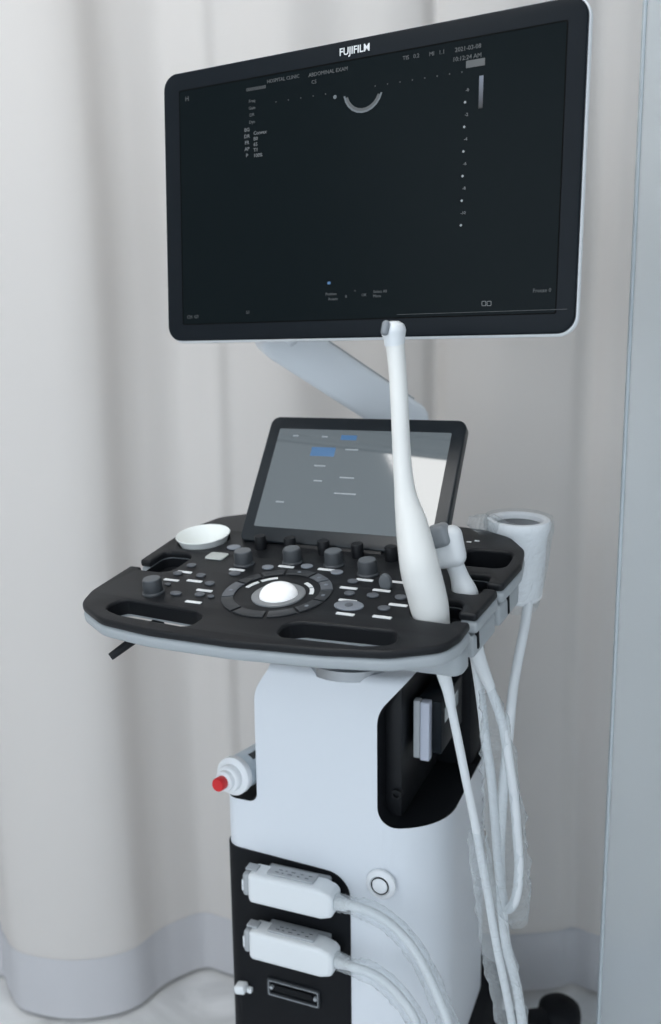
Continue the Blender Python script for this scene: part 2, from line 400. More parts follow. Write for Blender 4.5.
def slot(s):
    dx, dy = (-3, 2) if s > 0 else (-9, -5)
    return fillet(mmp([(x + dx, y + dy, r) for x, y, r in [(s * 46, -246, 12), (s * 140, -241, 30), (s * 170, -231, 12), (s * 162, -204, 12), (s * 60, -210, 14), (s * 44, -219, 12)]]))
H3 = rrect(.192, -.004, .058, .050, .014)
HC = circ(-.180, -.026, .0335)
loops = [fillet(OUT), slot(1), slot(-1), H3, HC]
cb = new(); add_slab(cb, loops, -.009, 0, .003, None, 3)
console = finish(cb, 'console', M_black, cart, 40)
console.matrix_parent_inverse = Matrix(); console.matrix_local = MM.inverted() @ CW
cb = new(); add_slab(cb, loops, -.0235, -.0092, .005, None, 3)
for s in (1, -1): pass
ushell = finish(cb, 'lower_shell', M_grey, console, 40)
def liner(pts, grow, z0, z1, closed=False):
    c = Vector((sum(p[0] for p in pts) / len(pts), sum(p[1] for p in pts) / len(pts)))
    out = []; inn = []
    for i, p in enumerate(pts):
        a = Vector(pts[i - 1]); d = Vector(pts[(i + 1) % len(pts)]) - a; nn = Vector((d.y, -d.x)).normalized()
        if nn.dot(Vector(p) - c) < 0: nn = -nn
        out.append(tuple(Vector(p) + nn * grow)); inn.append(tuple(Vector(p) - nn * .0006))
    b = new(); add_slab(b, [out, inn], z0, z1, 0)
    if closed: add_slab(b, [out], z0 - .002, z0, 0)
    return finish(b, 'slot_liner', M_blk2, console)
liner(slot(1), .001, -.0185, -.003); liner(slot(-1), .001, -.0185, -.003)
liner(H3, .001, -.045, -.003, True); liner(HC, .001, -.025, -.003)
for pts in (rrect(.181, -.1495, .049, .056, .014), rrect(.195, -.076, .035, .053, .012), rrect(-.185, -.102, .047, .061, .014)):
    liner(pts, .0002, -.0225, -.0092)
    b = new(); add_slab(b, [[(x * 1.0, y) for x, y in pts], rrect(sum(p[0] for p in pts) / len(pts), sum(p[1] for p in pts) / len(pts), max(p[0] for p in pts) - min(p[0] for p in pts) - .016, max(p[1] for p in pts) - min(p[1] for p in pts) - .020, .008)], -.0225, -.021, 0); finish(b, 'holder_floor', M_blk2, console)
# deeper holder block below the probe slots on the right, with small dark vertical slits
RB = mmp([(146, -192, 12), (218, -190, 26), (219, -165, 4), (204, -165, 3), (204, -173, 12), (157, -173, 16), (157, -122, 18), (204, -122, 10), (204, -148, 3), (219, -148, 4),
          (225, -84, 5), (212, -84, 3), (212, -102, 10), (178, -102, 14), (178, -50, 14), (212, -50, 10), (212, -72, 3), (226, -72, 5), (231, -12, 24), (222, 28, 14), (160, 28, 10), (146, 10, 6)])
cb = new(); add_slab(cb, [fillet(RB), H3], -.052, -.026, .005, None, 3)
hb = finish(cb, 'holder_block', M_grey, console, 40)
for (u, s, h) in ((.2275, -.045, .026), (.2195, -.137, .020)):
    cb = new(); add_rbox(cb, (u, s, -.034), (.004, .005, h), .001); finish(cb, 'slit', M_blk2, console)
# release lever sticking out below the left front
cb = new(); q = [hit(107, 655, CW, -.045), hit(124, 647, CW, -.034)]
add_tube(cb, [Vector((-.163, -.256, -.049)), Vector((-.153, -.242, -.042)), Vector((-.13, -.20, -.026))], [.0045, .005, .006], 10)
finish(cb, 'release_lever', M_black, console)
# little printed marks on the rear right arm
for (px, py) in ((469, 542), (477, 541)):
    u, s = cpt(px, py); cb = new(); add_slab(cb, [rrect(u, s, .006, .0030, .0008)], 0, .0004, 0); finish(cb, 'printed_mark', M_strip, console)
def knob(u, s, r=.0115, h=.017, cap=M_knobt):
    M = Matrix.Translation((u, s, 0)); b = new()
    add_lathe(b, [(r * 1.12, 0), (r * 1.12, .0015), (r * 1.0, .003), (r * .97, h - .002), (r * .90, h), (0, h)], M, 36); k = finish(b, 'knob', M_knob, console, 35)
    b = new(); add_lathe(b, [(r * .86, h - .001), (r * .84, h + .0009), (r * .5, h + .0012), (0, h + .001)], M, 36); finish(b, 'knob_cap', cap, console, 35)
for (u, s) in ((-.145, -.187), (-.083, -.087), (-.027, -.067), (.026, -.063), (.076, -.079)): knob(u, s)
for (u, s) in ((-.088, -.036), (-.047, -.034), (-.001, -.034), (.044, -.034), (.087, -.034)):
    b = new(); M = Matrix.Translation((u, s, 0))
    add_lathe(b, [(.0075, 0), (.0075, .0155), (.0066, .0170), (0, .0170)], M, 24); kk = finish(b, 'paddle_knob', M_black, console, 35)
def round_key(u, s, r=.0065, mt=M_key, ry=None, h=.002):
    b = new(); add_slab(b, [circ(u, s, r, 28, ry)], 0, h, min(.0008, h / 3)); finish(b, 'button', mt, console)
for (u, s) in ((-.124, -.043), (-.129, -.0)): pass
for (px, py, r, ry, mt) in ((234, 548, .0095, .0075, M_keyl), (235, 574, .0075, .006, M_key), (268, 568, .0075, .006, M_keyl), (307, 567, .0075, .006, M_keyl), (337, 573, .0075, .006, M_keyl), (191.6, 566, .0062, .005, M_key), (178, 574, .0062, .005, M_key),
                    (201, 576, .0062, .005, M_key), (210, 584, .0062, .005, M_key), (200, 595, .0062, .005, M_key), (176, 594, .0072, .0045, M_key), (353, 582, .0062, .005, M_key), (349.5, 594, .0062, .005, M_key), (349, 606.5, .0165, .0115, M_keyl),
                    (373, 596, .0068, .0055, M_key), (384, 609, .0068, .0055, M_key), (401, 598, .0068, .0055, M_key), (168, 585, .004, .003, M_key), (211, 597, .004, .003, M_key)):
    u, s = cpt(px, py); round_key(u, s, r, mt, ry)
u, s = cpt(349, 606.5); b = new(); add_slab(b, [circ(u, s, .0045, 20)], .002, .0026, .0002); finish(b, 'button_mark', M_key, console)
u, s = cpt(217, 557); b = new(); add_slab(b, [rrect(u, s, .026, .020, .004)], 0, .0022, .0008); finish(b, 'square_pad', M_pad, console)
u, s = cpt(386, 588); b = new(); add_lathe(b, [(.0062, -.0028), (.0075, -.0015), (.0075, .0015), (.0062, .0028)], Matrix.Translation((u, s, .007)) @ Matrix.Rotation(R(90), 4, 'X') @ Matrix.Diagonal((1, 1.35, 1, 1)), 24); finish(b, 'rocker_wheel', M_knobt, console)
for (px, py) in ((185, 572), (172, 580), (195, 581), (205, 590.5), (194, 602), (349, 588), (348, 600.5), (345.6, 614), (382, 590.5), (382.5, 617), (398.5, 605), (237.5, 569.8), (286.6, 566.6), (304.7, 572.6), (326.5, 569.6), (365, 580), (397, 582)):
    u, s = cpt(px, py); b = new(); add_slab(b, [rrect(u, s - .001, .0205, .0048, .0008)], 0, .0008, .0001); finish(b, 'label_strip', M_strip, console)
# trackball and the keys around it
tx, ty = .002, -.158
b = new(); add_lathe(b, [(.0300, 0), (.0300, .0018), (.0285, .0028), (.0225, .0022), (.022, 0)], Matrix.Translation((tx, ty, 0)), 48); finish(b, 'trackball_ring', M_ring, console, 40)
b = new(); add_lathe(b, [(.0215, .000), (.0212, .003), (.0195, .0066), (.0165, .0098), (.012, .0123), (.0065, .0139), (0, .0145)], Matrix.Translation((tx, ty, 0)), 48); finish(b, 'trackball', M_ball, console, 60)
kx, ky = -.003, -.152
M_rkey = mat('charcoal_key_plastic', (.028, .031, .035), .4)
for a0, a1, mt in ((168, 205, M_key), (208, 244, M_rkey), (248, 284, M_rkey), (288, 318, M_rkey), (321, 350, M_rkey), (-7, 18, M_rkey), (21, 44, M_key), (47, 68, M_key), (71, 106, M_rkey), (109, 136, M_rkey), (139, 165, M_rkey)):
    b = new(); add_slab(b, [arcband(.0485, .0620, a0, a1, kx, ky)], 0, .0018, .0006); finish(b, 'ring_key', mt, console)
for (a0, a1, ra) in ((149, 172, .041), (118, 144, .041), (40, 62, .0355), (12, 36, .0355)):
    b = new(); add_slab(b, [arcband(ra, ra + .0048, a0, a1, kx + .002, ky - .002)], 0, .0009, .0002); finish(b, 'white_arrow_strip', M_strip, console)  # plain white arrow strips between the ball ring and the keys
for a, rr in ((190, .055), (333, .055), (4, .055), (33, .055), (57, .055), (90, .055)):
    b = new(); add_slab(b, [rrect(kx + rr * math.cos(R(a)), ky + rr * math.sin(R(a)), .004, .004, .001)], .0017, .0022, 0); finish(b, 'key_symbol', M_keyl, console)

# ------------------------------------------------------------------ touch panel
TW = Matrix.Translation((.0055, 1.078, .9620)) @ Matrix.Rotation(-R(24.0), 4, 'Z') @ Matrix.Rotation(-R(34.2), 4, 'X')   # x right, z up the panel, y away
TPX = TW @ XZ.inverted().inverted() if False else TW @ Matrix.Rotation(R(90), 4, 'X')    # xy in the panel, z towards the user
def tpt(px, py, n=0): 
    p = hit(px, py, TPX, n, 2); return p.x, p.y
def child_at(o, parent, W):
    o.parent = parent; o.matrix_parent_inverse = Matrix(); o.matrix_local = (MM if parent == cart else MM @ parent.matrix_local).inverted() @ W
b = new(); add_slab(b, [fillet([(-.1357, .0, .008), (.1357, .0, .008), (.1357, .182, .012), (-.1357, .182, .012)])], -.016, 0, .0025, None, 3)
tp = finish(b, 'touch_panel', M_tpb, cart, 40); child_at(tp, cart, TPX)
b = new(); add_slab(b, [rrect(0, .0915, .238, .143, .002)], -.0005, .0006, 0); ts = finish(b, 'touch_screen', M_tglass, tp)
b = new(); add_slab(b, [rrect(-.03, .11, .002, .002, 0)], 0, .001, 0); b.free()
M_tile = mat('pale_menu_text', (.1, .1, .1), .4, emit=(.55, .65, .75), es=.42)
for (px, py, w, h, mt) in ((323, 452, .034, .013, M_blue), (349, 438, .022, .007, M_blue), (296, 436, .008, .002, M_tile), (325, 437, .008, .002, M_tile), (320, 466, .016, .0018, M_tile), (352, 450, .018, .0018, M_tile), (318, 481, .012, .0018, M_tile), (347, 478, .02, .0018, M_tile), (345, 494, .03, .0018, M_tile), (280, 502, .012, .0018, M_tile)):
    u, s = tpt(px, py); b = new(); add_slab(b, [rrect(u, s, w, h, .0004)], .0006, .0008, 0); finish(b, 'menu_tile', mt, tp)
b = new(); add_tube(b, [(-.06, -.004, -.010), (.06, -.004, -.010)], .010, 12, n=1); finish(b, 'hinge', M_black, tp)
b = new(); add_rbox(b, (.002, .05, -.045), (.09, .09, .05), .01, M=Matrix.Rotation(R(-35), 4, 'X')); finish(b, 'rear_support', M_black, tp)

# ------------------------------------------------------------------ monitor
VW = Matrix.Translation((.0285, 1.068, 1.375)) @ Matrix.Rotation(-R(28.7), 4, 'Z') @ Matrix.Rotation(-R(2.2), 4, 'X') @ Matrix.Rotation(R(90), 4, 'X')
def vpt(px, py, n=0):
    p = hit(px, py, VW, n, 2); return p.x, p.y
b = new(); add_slab(b, [rrect(-.0025, .0005, .522, .324, .019, 10)], -.010, .0035, .002, None, 3)
mon = finish(b, 'monitor', M_bezel, cart, 40); child_at(mon, cart, VW)
b = new(); add_slab(b, [rrect(-.0025, .0005, .5256, .3295, .021, 10)], -.013, -.0015, .004, None, 4)
add_slab(b, [rrect(.001, 0, .46, .27, .04, 8)], -.036, -.011, .010, None, 3)
add_rbox(b, (0, -.02, -.05), (.11, .11, .03), .008)
finish(b, 'rear_cover', M_rim, mon, 40)
b = new(); add_slab(b, [rrect(0, 0, .4788, .2828, .002), rrect(0, 0, .4765, .2805, .0015)], .0030, .0040, 0); finish(b, 'screen_gasket', mat('black_gasket', (.001, .001, .001), .7, spec=.1), mon)
b = new(); add_slab(b, [rrect(0, 0, .4765, .2805, .0015)], .0030, .0037, 0); scr = finish(b, 'screen', M_screen, mon)
TZ = .0039
def T(px, py): u, s = vpt(px, py, TZ); return Matrix.Translation((u, s, TZ))
b = new(); add_text(b, 'FUJIFILM', .0112, T(354.5, 50), .0003, .93, bold=.0001); finish(b, 'brand_lettering', M_logo, mon, 0)
def txt(t, size, M, mt, sx=1.0, align='CENTER'):
    b = new(); add_text(b, t, size, M, sx=sx, align=align); finish(b, 'screen_text', mt, mon, 0)
for t, size, px, py in (('2021-03-08', .0062, 468, 48), ('10:12:24 AM', .0062, 467, 57.5), ('TIS   0.2', .0058, 411, 57), ('MI   1.1', .0058, 437, 53), ('0000000000', .0055, 256, 88.5), ('HOSPITAL CLINIC', .0055, 283, 79), ('ABDOMINAL EXAM', .0058, 328, 72), ('C5', .0055, 314, 82),
                        ('H', .008, 187, 99), ('CH  GY', .0055, 193, 317), ('S1', .0055, 248, 312.5), ('Freeze 0', .0055, 542, 290.5), ('Position', .0045, 331, 294), ('Rotate', .0045, 333, 299), ('B', .0045, 346, 296.5), ('+', .0045, 355, 291), ('OK', .0045, 364, 295),
                        ('Select All', .0045, 380, 291.5), ('Menu', .0045, 377, 296), ('Freq', .005, 252, 101), ('Gain', .005, 252, 108), ('DR', .005, 252, 115), ('Dyn', .005, 252, 122)):
    txt(t, size, T(px, py), M_uid)
b = new(); add_slab(b, [rrect(0, 0, .0205, .0072, .0005)], 0, .0002, 0, T(475.5, 63)); finish(b, 'screen_badge', M_uid, mon)
for k, t in enumerate(('BG', 'DR', 'FR', 'AP', 'P')): txt(t, .0058, T(247, 130 + 6.4 * k), M_uid2)
for k, t in enumerate(('Convex', 'B0', '65', 'T1', '100%')): txt(t, .0058, T(253.5, 133.5 + 5.6 * k), M_uid2, align='LEFT')
for k in range(12):
    px, py = 466.5 - k * .42, 90 + k * 12.3
    if k % 2 == 0: txt('-' + str(k), .0045, T(px + .8, py), M_uid2)
    else:
        b = new(); add_slab(b, [circ(0, 0, .0013, 10)], 0, .0002, 0, T(px - 1, py)); finish(b, 'depth_dot', M_ui, mon)
for dx in (-2.6, 2.6):
    b = new(); add_slab(b, [rrect(0, 0, .0050, .0052, .001), rrect(0, 0, .0038, .0040, .0006)], 0, .0002, 0, T(486.5 + dx, 303.5)); finish(b, 'status_symbol', M_uid2, mon)
for k in range(16):
    if 5 <= k <= 7: continue
    b = new(); add_slab(b, [circ(0, 0, .0007, 8)], 0, .0002, 0, T(276 + 12.4 * k, 102 - 2.0 * k)); finish(b, 'ruler_dot', M_uid, mon)
b = new(); add_slab(b, [arcband(.0225, .0245, 190, 345)], 0, .0002, 0, T(363, 89.5)); add_slab(b, [circ(0, 0, .0022, 10)], 0, .0002, 0, T(335, 97)); finish(b, 'scan_arc', M_arc, mon)
b = new(); add_slab(b, [arcband(.0195, .0225, 196, 340)], 0, .00015, 0, T(363, 89.5)); finish(b, 'scan_arc', M_uid, mon)
b = new(); add_slab(b, [rrect(0, 0, .0045, .032, .0002)], 0, .0002, 0, T(481, 92))
gb = finish(b, 'grey_scale_bar', None or mat('grey_scale', (.02, .02, .02), .5), mon)
gm = gb.data.materials[0]; nt = gm.node_tree; tc = nt.nodes.new('ShaderNodeTexCoord'); sp = nt.nodes.new('ShaderNodeSeparateXYZ'); mr = nt.nodes.new('ShaderNodeMapRange')
nt.links.new(tc.outputs['Generated'], sp.inputs[0]); nt.links.new(sp.outputs['Y'], mr.inputs['Value']); mr.inputs['To Max'].default_value = .28
nt.nodes['Principled BSDF'].inputs['Emission Color'].default_value = (.6, .72, .95, 1); nt.links.new(mr.outputs['Result'], nt.nodes['Principled BSDF'].inputs['Emission Strength'])
b = new(); add_slab(b, [rrect(0, 0, .004, .003, .0004)], 0, .0002, 0, T(329, 283)); finish(b, 'cursor_mark', M_blue, mon)
b = new(); add_slab(b, [rrect(0, 0, .19, .0004, 0)], 0, .0002, 0, T(478, 312)); finish(b, 'status_line', M_uid, mon)

# ------------------------------------------------------------------ monitor arm
A = at(403, 418, 1.33); B = at(280, 337, 1.24); Bm = VW @ Vector((0, -.02, -.065))
def beam(P, Q, w, h, ext=.02):
    """rounded beam from P to Q"""
    b = new(); d = (Q - P); L = d.length; x = d.normalized(); y = Vector((0, 1, 0)); y = (y - x * y.dot(x)).normalized(); z = x.cross(y)
    M = Matrix((x, y, z)).transposed().to_4x4(); M.translation = P
    X = Matrix(((1, 0, 0, 0), (0, 0, -1, 0), (0, 1, 0, 0), (0, 0, 0, 1)))
    add_slab(b, [fillet([(-ext, -h / 2, h * .45), (L + ext, -h / 2, h * .45), (L + ext, h / 2, h * .45), (-ext, h / 2, h * .45)])], -w / 2, w / 2, .008, M @ X, 3)
    return b, M
b, Mb = beam(A, B, .055, .062, .030)
Wl = MM.inverted()
bmesh.ops.transform(b, matrix=Wl, verts=b.verts); arm = finish(b, 'monitor_arm', M_arm, cart, 40)
b = new(); L = (B - A).length
add_rbox(b, (L * .45, 0, -.0315), (L * .8, .035, .003), .0008); bmesh.ops.transform(b, matrix=Wl @ Mb, verts=b.verts); finish(b, 'cable_cover_seam', M_cgrey, arm)
b, M2 = beam(B, Bm, .04, .045, .01); bmesh.ops.transform(b, matrix=Wl, verts=b.verts); finish(b, 'tilt_bracket', M_arm, arm, 40)
b = new(); post = Vector((A.x - .0, A.y, 0)); add_tube(b, [Vector((A.x, A.y, .80)), Vector((A.x, A.y, 1.0)), Vector((A.x, A.y, A.z - .005))], [.032, .03, .027], 24)
add_tube(b, [Vector((A.x, A.y, .84)), Wl.inverted() @ Vector((.01, .15, .80)), Wl.inverted() @ Vector((.01, .10, .78))], .03, 16)
bmesh.ops.transform(b, matrix=Wl, verts=b.verts); finish(b, 'arm_post', M_arm, cart)

# ------------------------------------------------------------------ things standing on the machine
# white bowl sunk into the rear left holder
cw = CW @ Matrix.Translation((-.180, -.026, 0))
b = new(); add_lathe(b, [(.0, -.022), (.024, -.022), (.0285, -.008), (.0340, .005), (.0358, .0075), (.0352, .0085), (.0330, .0060), (.027, -.009), (.022, -.0180), (0, -.0190)], None, 48)
cup = finish(b, 'gel_bowl', M_cup, None, 50); cup.matrix_world = cw
tag(cup, 'small round white bowl sitting in the left rear corner of the console', 'bowl')
# bottle with red cap lying in the left bay
BW = MM @ Matrix.Translation((-.136, -.042, .645)) @ Matrix.Rotation(R(-8), 4, 'Z') @ Matrix.Rotation(R(-4), 4, 'X') @ Matrix.Rotation(R(90), 4, 'X')      # local z comes out towards the user
bot = empty('gel_bottle', 'white bottle with red nozzle cap lying in the left bay of the machine', 'bottle', BW)
b = new(); add_lathe(b, [(0, -.085), (.020, -.085), (.0235, -.078), (.0235, -.012), (.021, -.004), (.010, .002)], None, 40); finish(b, 'bottle_body', mat('pale_blue_bottle_plastic', (.55, .62, .68), .35), bot, 40)
b = new(); add_lathe(b, [(.024, -.012), (.0255, -.010), (.0255, -.001), (.0235, .001), (.018, .002), (.018, .010), (.0165, .012), (.0140, .013), (.0130, .019), (.0100, .021), (0, .021)], None, 40); finish(b, 'screw_collar', M_rim, bot, 40)
b = new(); add_lathe(b, [(.0085, .020), (.0090, .021), (.0090, .031), (.0080, .0325), (0, .0330)], None, 32); finish(b, 'nozzle_cap', M_red, bot, 40)['label'] = 'red nozzle cap'
for k, (a, z, w) in enumerate(((62, -.035, .016), (70, -.065, .02), (40, -.05, .01))):
    b = new(); M = Matrix.Rotation(R(a), 4, 'Z') @ Matrix.Translation((.0236, 0, z)); add_rbox(b, (0, 0, 0), (.0006, .010, w), 0, M=Matrix()); bmesh.ops.transform(b, matrix=M, verts=b.verts); finish(b, 'printed_mark', M_knob, bot)
# device standing in the right bay
rx = hit(424, 728, MM, .03, 1)
RW = MM @ Matrix.Translation((rx.x, .03, rx.z))
rec = empty('recorder_unit', 'slim dark device with silver edge standing in the right bay', 'recorder', RW)
b = new(); add_rbox(b, (.005, .060, 0), (.034, .110, .072), .003); finish(b, 'housing', M_bezel, rec)
b = new(); add_rbox(b, (-.0075, -.002, -.0), (.009, .012, .078), .0015); finish(b, 'front_trim', M_cgrey, rec)
b = new(); add_rbox(b, (.0035, -.003, -.001), (.012, .014, .079), .0015); finish(b, 'front_bezel', mat('lavender_silver_plastic', (.50, .53, .62), .35), rec)
b = new(); add_rbox(b, (.0218, .055, .012), (.0012, .07, .02), .0003); finish(b, 'indicator_window', M_tglass, rec)

def probe_thing(name, label, cat, base, group=None):
    return empty(name, label, cat, Matrix.Translation(base), group)
def loc(P, base): return [Vector(p) - base for p in P]

# tall endocavity probe
u, s = cpt(430, 606); base = CW @ Vector((.180, -.150, 0))
pr = probe_thing('endocavity_probe', 'tall slender ivory probe standing upright in the front right holder', 'probe', base)
Yb = base.y
PP = [(438, 662, Yb), (436, 640, Yb), (430.5, 612, Yb), (426.5, 594, Yb), (421.7, 576, Yb), (418.3, 560, Yb), (414, 537, Yb + .004), (411, 521, Yb + .007), (407, 503, Yb + .01), (404.5, 487, Yb + .012), (402.5, 465, Yb + .015), (401, 440, Yb + .018), (399.5, 405, Yb + .022), (397.5, 370, Yb + .027), (395, 344, Yb + .03)]
RR = [9, 14.5, 19.3, 20, 20.3, 19.6, 17.6, 15.8, 12.6, 10.4, 9.5, 9.1, 9.0, 9.0, 9.4]
k_ = (Yb + .03) / FPX
b = new(); add_tube(b, loc([at(*p) for p in PP], base), [r * k_ * .985 for r in RR], 28, n=6); finish(b, 'handle_and_shaft', M_probe, pr, 60)
hc = at(393.5, 331, Yb + .03)
b = new(); add_tube(b, loc([at(394.5, 346, Yb + .03), at(394.2, 338, Yb + .03), hc, at(393, 325, Yb + .03), at(392.8, 321.3, Yb + .03)], base), [9.6 * k_, 10.8 * k_, 12.2 * k_, 10.6 * k_, 5.8 * k_], 24, n=6); finish(b, 'probe_head', M_conn, pr, 70)
b = new(); lc = at(385.5, 328, Yb + .022); add_rbox(b, lc - base, (.0080, .011, .015), .0036, 4, Matrix.Rotation(R(10), 4, 'Y')); finish(b, 'lens', M_lens, pr, 50)
C1 = [(440, 655, Yb), (444, 675, Yb), (448, 690, Yb), (451, 706, Yb), (459, 745, Yb), (466, 780, Yb), (474, 818, Yb + .01), (480, 852, Yb + .02), (487.5, 893, Yb + .03), (497, 948, Yb + .04), (509, 1007, Yb + .05), (518, 1060, Yb + .06)]
b = new(); add_tube(b, loc([at(*p) for p in C1[:4]], base), [9 * k_, 7.2 * k_, 6 * k_, 5 * k_], 16); finish(b, 'strain_relief', M_cable, pr)
b = new(); add_tube(b, loc([at(*p) for p in C1[2:]], base), 4.6 * k_, 14); finish(b, 'cable', M_cable, pr)
FL = [(475, 830, Yb + .015), (479, 850, Yb + .02), (486, 893, Yb + .03), (497, 948, Yb + .04), (508, 1000, Yb + .05), (516, 1050, Yb + .06)]
b = new(); add_tube(b, loc([at(*p) for p in FL], base), [7 * k_, 11 * k_, 13 * k_, 17 * k_, 18 * k_, 17 * k_], 18, n=8, cap=False, crinkle=.24, flat=.8); finish(b, 'protective_film', M_film, pr, 180)

# small convex probe in the second holder
base = CW @ Vector((.192, -.084, 0)); Y2 = base.y
pr = probe_thing('convex_probe', 'short white probe with grey lens leaning in the middle right holder', 'probe', base)
k2 = (Y2 + .05) / FPX
b = new(); add_tube(b, loc([at(470, 640, Y2), at(469, 615, Y2), at(465, 594, Y2), at(460, 578, Y2), at(455, 565, Y2), at(450, 552, Y2)], base), [8 * k2, 11 * k2, 13 * k2, 9.5 * k2, 9 * k2, 12 * k2], 24); finish(b, 'handle', M_conn, pr, 60)
hq = at(446.5, 546, Y2)
HMx = Matrix.Rotation(R(-18), 4, 'Z') @ Matrix.Rotation(R(-12), 4, 'Y')
b = new(); add_rbox(b, hq - base + Vector((.001, 0, -.001)), (.036, .027, .045), .011, 5, HMx); finish(b, 'probe_head', M_conn, pr, 60)
b = new(); add_rbox(b, hq - base + Vector((-.0085, -.0045, .0125)), (.023, .026, .024), .006, 4, HMx @ Matrix.Rotation(R(-6), 4, 'Y')); finish(b, 'lens', M_lens, pr, 50)
C2 = [(470, 636, Y2), (475, 646, Y2), (480, 662, Y2), (490, 687, Y2), (502, 722, Y2), (508, 755, Y2), (514, 797, Y2), (517, 834, Y2), (519, 869, Y2), (515, 900, Y2), (506, 908, Y2 + .01), (500, 880, Y2 + .02), (495, 821, Y2 + .02), (491, 776, Y2 + .02), (486, 743, Y2 + .02), (481, 700, Y2 + .02), (477, 672, Y2 + .015), (472, 640, Y2 + .015)]
b = new(); add_tube(b, loc([at(*p) for p in C2[:4]], base), [9 * k2, 8 * k2, 7 * k2, 5.5 * k2], 16); finish(b, 'strain_relief', M_cable, pr)
b = new(); add_tube(b, loc([at(*p) for p in C2[3:]], base), 4.9 * k2, 14); finish(b, 'cable', M_cable, pr)
FL = [(486, 690, Y2 - .005), (494, 715, Y2), (498, 755, Y2 + .01), (503, 800, Y2 + .01), (507, 850, Y2 + .01), (510, 895, Y2 + .01), (519, 925, Y2 + .01)]
b = new(); add_tube(b, loc([at(*p) for p in FL], base), [8 * k2, 13 * k2, 18 * k2, 20 * k2, 21 * k2, 21 * k2, 9 * k2], 22, n=8, cap=False, crinkle=.26, flat=.7); finish(b, 'protective_film', M_film, pr, 180)

# ring-topped white holder hooked on the right rear edge, wrapped in film, with its lead
tc_ = at(518.5, 519.5, 1.115); base = tc_ - Vector((0, 0, .11)); k3 = (1.115 + .15) / FPX
gw = probe_thing('gel_warmer', 'film-wrapped white round cup with dark opening at the right rear of the console', 'cup holder', base)
gM = Matrix.Translation((0, 0, .11)) @ Matrix.Rotation(R(4), 4, 'X')
b = new(); add_lathe(b, [(.030, -.105), (.0335, -.10), (.0365, -.02), (.0400, -.010), (.0405, -.003), (.0385, .001), (.0335, .0015), (.0300, -.001), (.0285, -.012), (.027, -.05), (0, -.05)], gM, 48)
for v in b.verts:
    pass
finish(b, 'cup', M_rim, gw, 40)
b = new(); add_lathe(b, [(.0287, -.006), (.0282, -.012), (.0265, -.049), (0, -.0490), (0, -.0485), (.026, -.0485), (.0278, -.012), (.0283, -.006)], gM, 40); finish(b, 'inner_liner', M_lens, gw, 40)
b = new(); add_tube(b, loc([at(524, 566, 1.10), at(528.5, 590, 1.10), at(526, 618, 1.09), at(519, 655, 1.08), at(513, 690, 1.07), at(509, 730, 1.06), at(504, 780, 1.05), at(500, 850, 1.03), at(502, 905, 1.02), at(507, 948, 1.02), at(517, 987, 1.02), at(522, 1023, 1.02), at(526, 1060, 1.02)], base), 4.4 * k3, 14); finish(b, 'cable', M_cable, gw)
b = new(); add_lathe(b, [(.026, -.118), (.033, -.105), (.0395, -.06), (.0425, -.02), (.0435, -.004), (.0425, .004)], gM, 64)
bmesh.ops.delete(b, geom=[f for f in b.faces if len(f.verts) > 4], context='FACES')
bmesh.ops.subdivide_edges(b, edges=b.edges[:], cuts=1)
for v in b.verts: v.co += Vector((v.co.x, v.co.y, 0)).normalized() * (.0035 * noise.noise(v.co * 40) + .0010 * noise.noise(v.co * 110))
finish(b, 'protective_film', M_film, gw, 180)
b = new(); add_tube(b, loc([at(468, 521, 1.09), at(482, 524, 1.09), at(497, 528, 1.10), at(512, 537, 1.10), at(530, 548, 1.10)], base), [4 * k3, 9 * k3, 10 * k3, 9 * k3, 5 * k3], 18, n=10, cap=False, crinkle=.26, flat=.7); finish(b, 'film_tail', M_film, gw, 180)

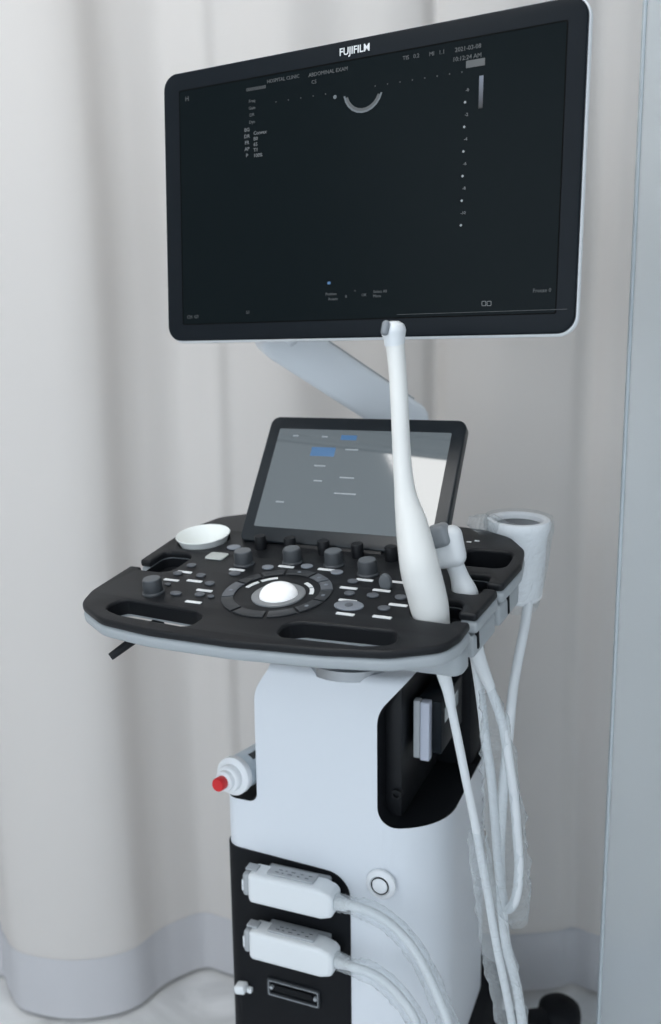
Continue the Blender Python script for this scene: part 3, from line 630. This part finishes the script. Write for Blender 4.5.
# plugged probe connectors
def connector(px, py, label, path):
    z = hit(px, py, MM, -.074, 1); W = MM @ Matrix.Translation((z.x, -.034, z.z))
    c = empty('probe_connector', label, 'connector', W, 'probe connectors plugged into the front panel')
    b = new(); add_slab(b, [fillet([(-.067, -.0205, .007), (.036, -.0205, .010), (.050, -.016, .007), (.053, -.010, .004), (.053, .010, .004), (.048, .016, .007), (.034, .0205, .010), (-.067, .0205, .005)], 5)], .008, .041, .006, Matrix.Rotation(R(90), 4, 'X'), 4)
    finish(b, 'connector_body', M_conn, c, 40)
    b = new(); add_slab(b, [rrect(-.008, .0, .088, .034, .003)], -.001, .010, .001, Matrix.Rotation(R(90), 4, 'X')); finish(b, 'plug_base', M_cgrey, c)
    b = new(); add_rbox(b, (-.010, -.0215, .0220), (.066, .020, .0032), .0014, 3); finish(b, 'label_plate', M_cgrey, c)
    lbl = [(-.030, .5), (-.022, .3), (-.012, .6), (0, .4), (.012, .5)]
    b = new()
    for i in range(2):
        for (x, w) in lbl: add_rbox(b, (x + .003 * i, -.026 + .006 * i, .0237), (.010 * w, .0013, .0002), 0)
    finish(b, 'label_print', M_knob, c)
    b = new(); add_rbox(b, (-.0710, -.024, .002), (.010, .026, .032), .004, 3); add_rbox(b, (-.066, -.024, .0215), (.016, .014, .003), .001, 2); finish(b, 'latch_lever', M_cgrey, c)
    b = new(); add_rbox(b, (-.0755, -.024, .000), (.004, .024, .016), .0015, 2); finish(b, 'latch_tab', M_conn, c)
    k = 1.12 / FPX; Wi = W.inverted(); P = [Vector((.050, -.025, 0))] + [Wi @ at(*p) for p in path]
    b = new(); add_tube(b, [Vector((.046, -.025, 0)), Vector((.056, -.025, -.0005)), Vector((.068, -.026, -.001))], [.011, .0095, .0074], 18); finish(b, 'strain_relief', M_cable, c)
    b = new(); add_tube(b, P, [.0065] + [.0056] * len(path), 16); finish(b, 'cable', M_cable, c)
    b = new(); add_tube(b, [Vector((.055, -.025, 0))] + P[1:], [.011, .010] + [.013 - .001 * (i % 2) for i in range(len(path) - 1)], 20, n=8, cap=False, crinkle=.2); finish(b, 'protective_film', M_film, c, 180)
connector(294, 899.5, 'upper white probe connector plugged into the black front panel', [(352, 906, 1.0), (371, 912, .995), (392, 925, .99), (413, 948, .98), (430.5, 980, .97), (446, 1018, .96), (458, 1060, .95)])
connector(294.5, 957.5, 'lower white probe connector, just above the empty socket of the front panel', [(352, 967, 1.0), (366, 971, .995), (381, 979, .99), (399, 996, .98), (415, 1020, .97), (428, 1060, .96)])

# ------------------------------------------------------------------ frosted glass partition
g0 = at(623.5, 512, 1.08); GX = g0.x
gl = empty('glass_partition', 'tall frosted glass partition at the right edge beside the machine', 'partition', Matrix.Translation((GX, 1.08, 0)) @ Matrix.Rotation(R(-8), 4, 'Z'))
b = new(); add_rbox(b, (.45, 0, 1.13), (.9, .008, 2.2), .001); finish(b, 'glass_pane', M_glass, gl, 0)
b = new(); add_rbox(b, (-.0022, 0, 1.13), (.004, .0086, 2.2), .0012); finish(b, 'edge_strip', M_gedge, gl, 0)
b = new(); add_rbox(b, (.45, 0, .015), (.9, .03, .03), .003); finish(b, 'floor_channel', M_cgrey, gl, 0)

# ------------------------------------------------------------------ ceiling lights and daylight
def area(name, loc_, rot, sx, sy, power, col):
    l = bpy.data.lights.new(name, 'AREA'); l.shape = 'RECTANGLE'; l.size = sx; l.size_y = sy; l.energy = power; l.color = col
    o = bpy.data.objects.new(name, l); COL.objects.link(o); o.location = loc_; o.rotation_euler = rot; return o
def look(o, tgt):
    o.rotation_euler = (Vector(tgt) - o.location).to_track_quat('-Z', 'Y').to_euler()
k = area('window_daylight', (-1.9, -1.2, 1.7), (0, 0, 0), 1.6, 1.8, 24, (.82, .91, 1.0)); look(k, (0, 1.2, 1.0))
M_lamp = mat('ceiling_light_diffuser', (.9, .9, .9), .5, emit=(1, .98, .95), es=9)
def ceiling_light(x, y, rz, sx, sy, label):
    c = empty('ceiling_light', label, 'ceiling light', Matrix.Translation((x, y, 2.60)) @ Matrix.Rotation(rz, 4, 'Z'))
    b = new(); add_slab(b, [rrect(0, 0, sx + .04, sy + .04, .01), rrect(0, 0, sx, sy, .005)], -.05, 0, .003); finish(b, 'frame', M_rim, c)
    b = new(); add_slab(b, [rrect(0, 0, sx - .002, sy - .002, .005)], -.04, -.02, 0); finish(b, 'diffuser', M_lamp, c)
# where the touch screen mirrors the bright fixture
n = TPX.to_3x3().col[2].normalized()
def refl(px, py):
    p = hit(px, py, TPX, 0, 2); P = TPX @ p; d = (P - CAM).normalized(); r = d - 2 * d.dot(n) * n
    t = (2.56 - P.z) / r.z; return P + r * t
w = bpy.data.worlds.new('world'); S.world = w; w.use_nodes = True
bg = w.node_tree.nodes['Background']; bg.inputs['Color'].default_value = (.80, .90, 1.0, 1); bg.inputs['Strength'].default_value = 1.7
CL = refl(440, 470)
ceiling_light(-.53, .52, R(-6), .62, .95, 'square white ceiling light above the user side of the machine')

S.view_settings.view_transform = 'Standard'; S.view_settings.look = 'None'; S.view_settings.gamma = 1; S.view_settings.use_curve_mapping = False
S.view_settings.exposure = -0.08
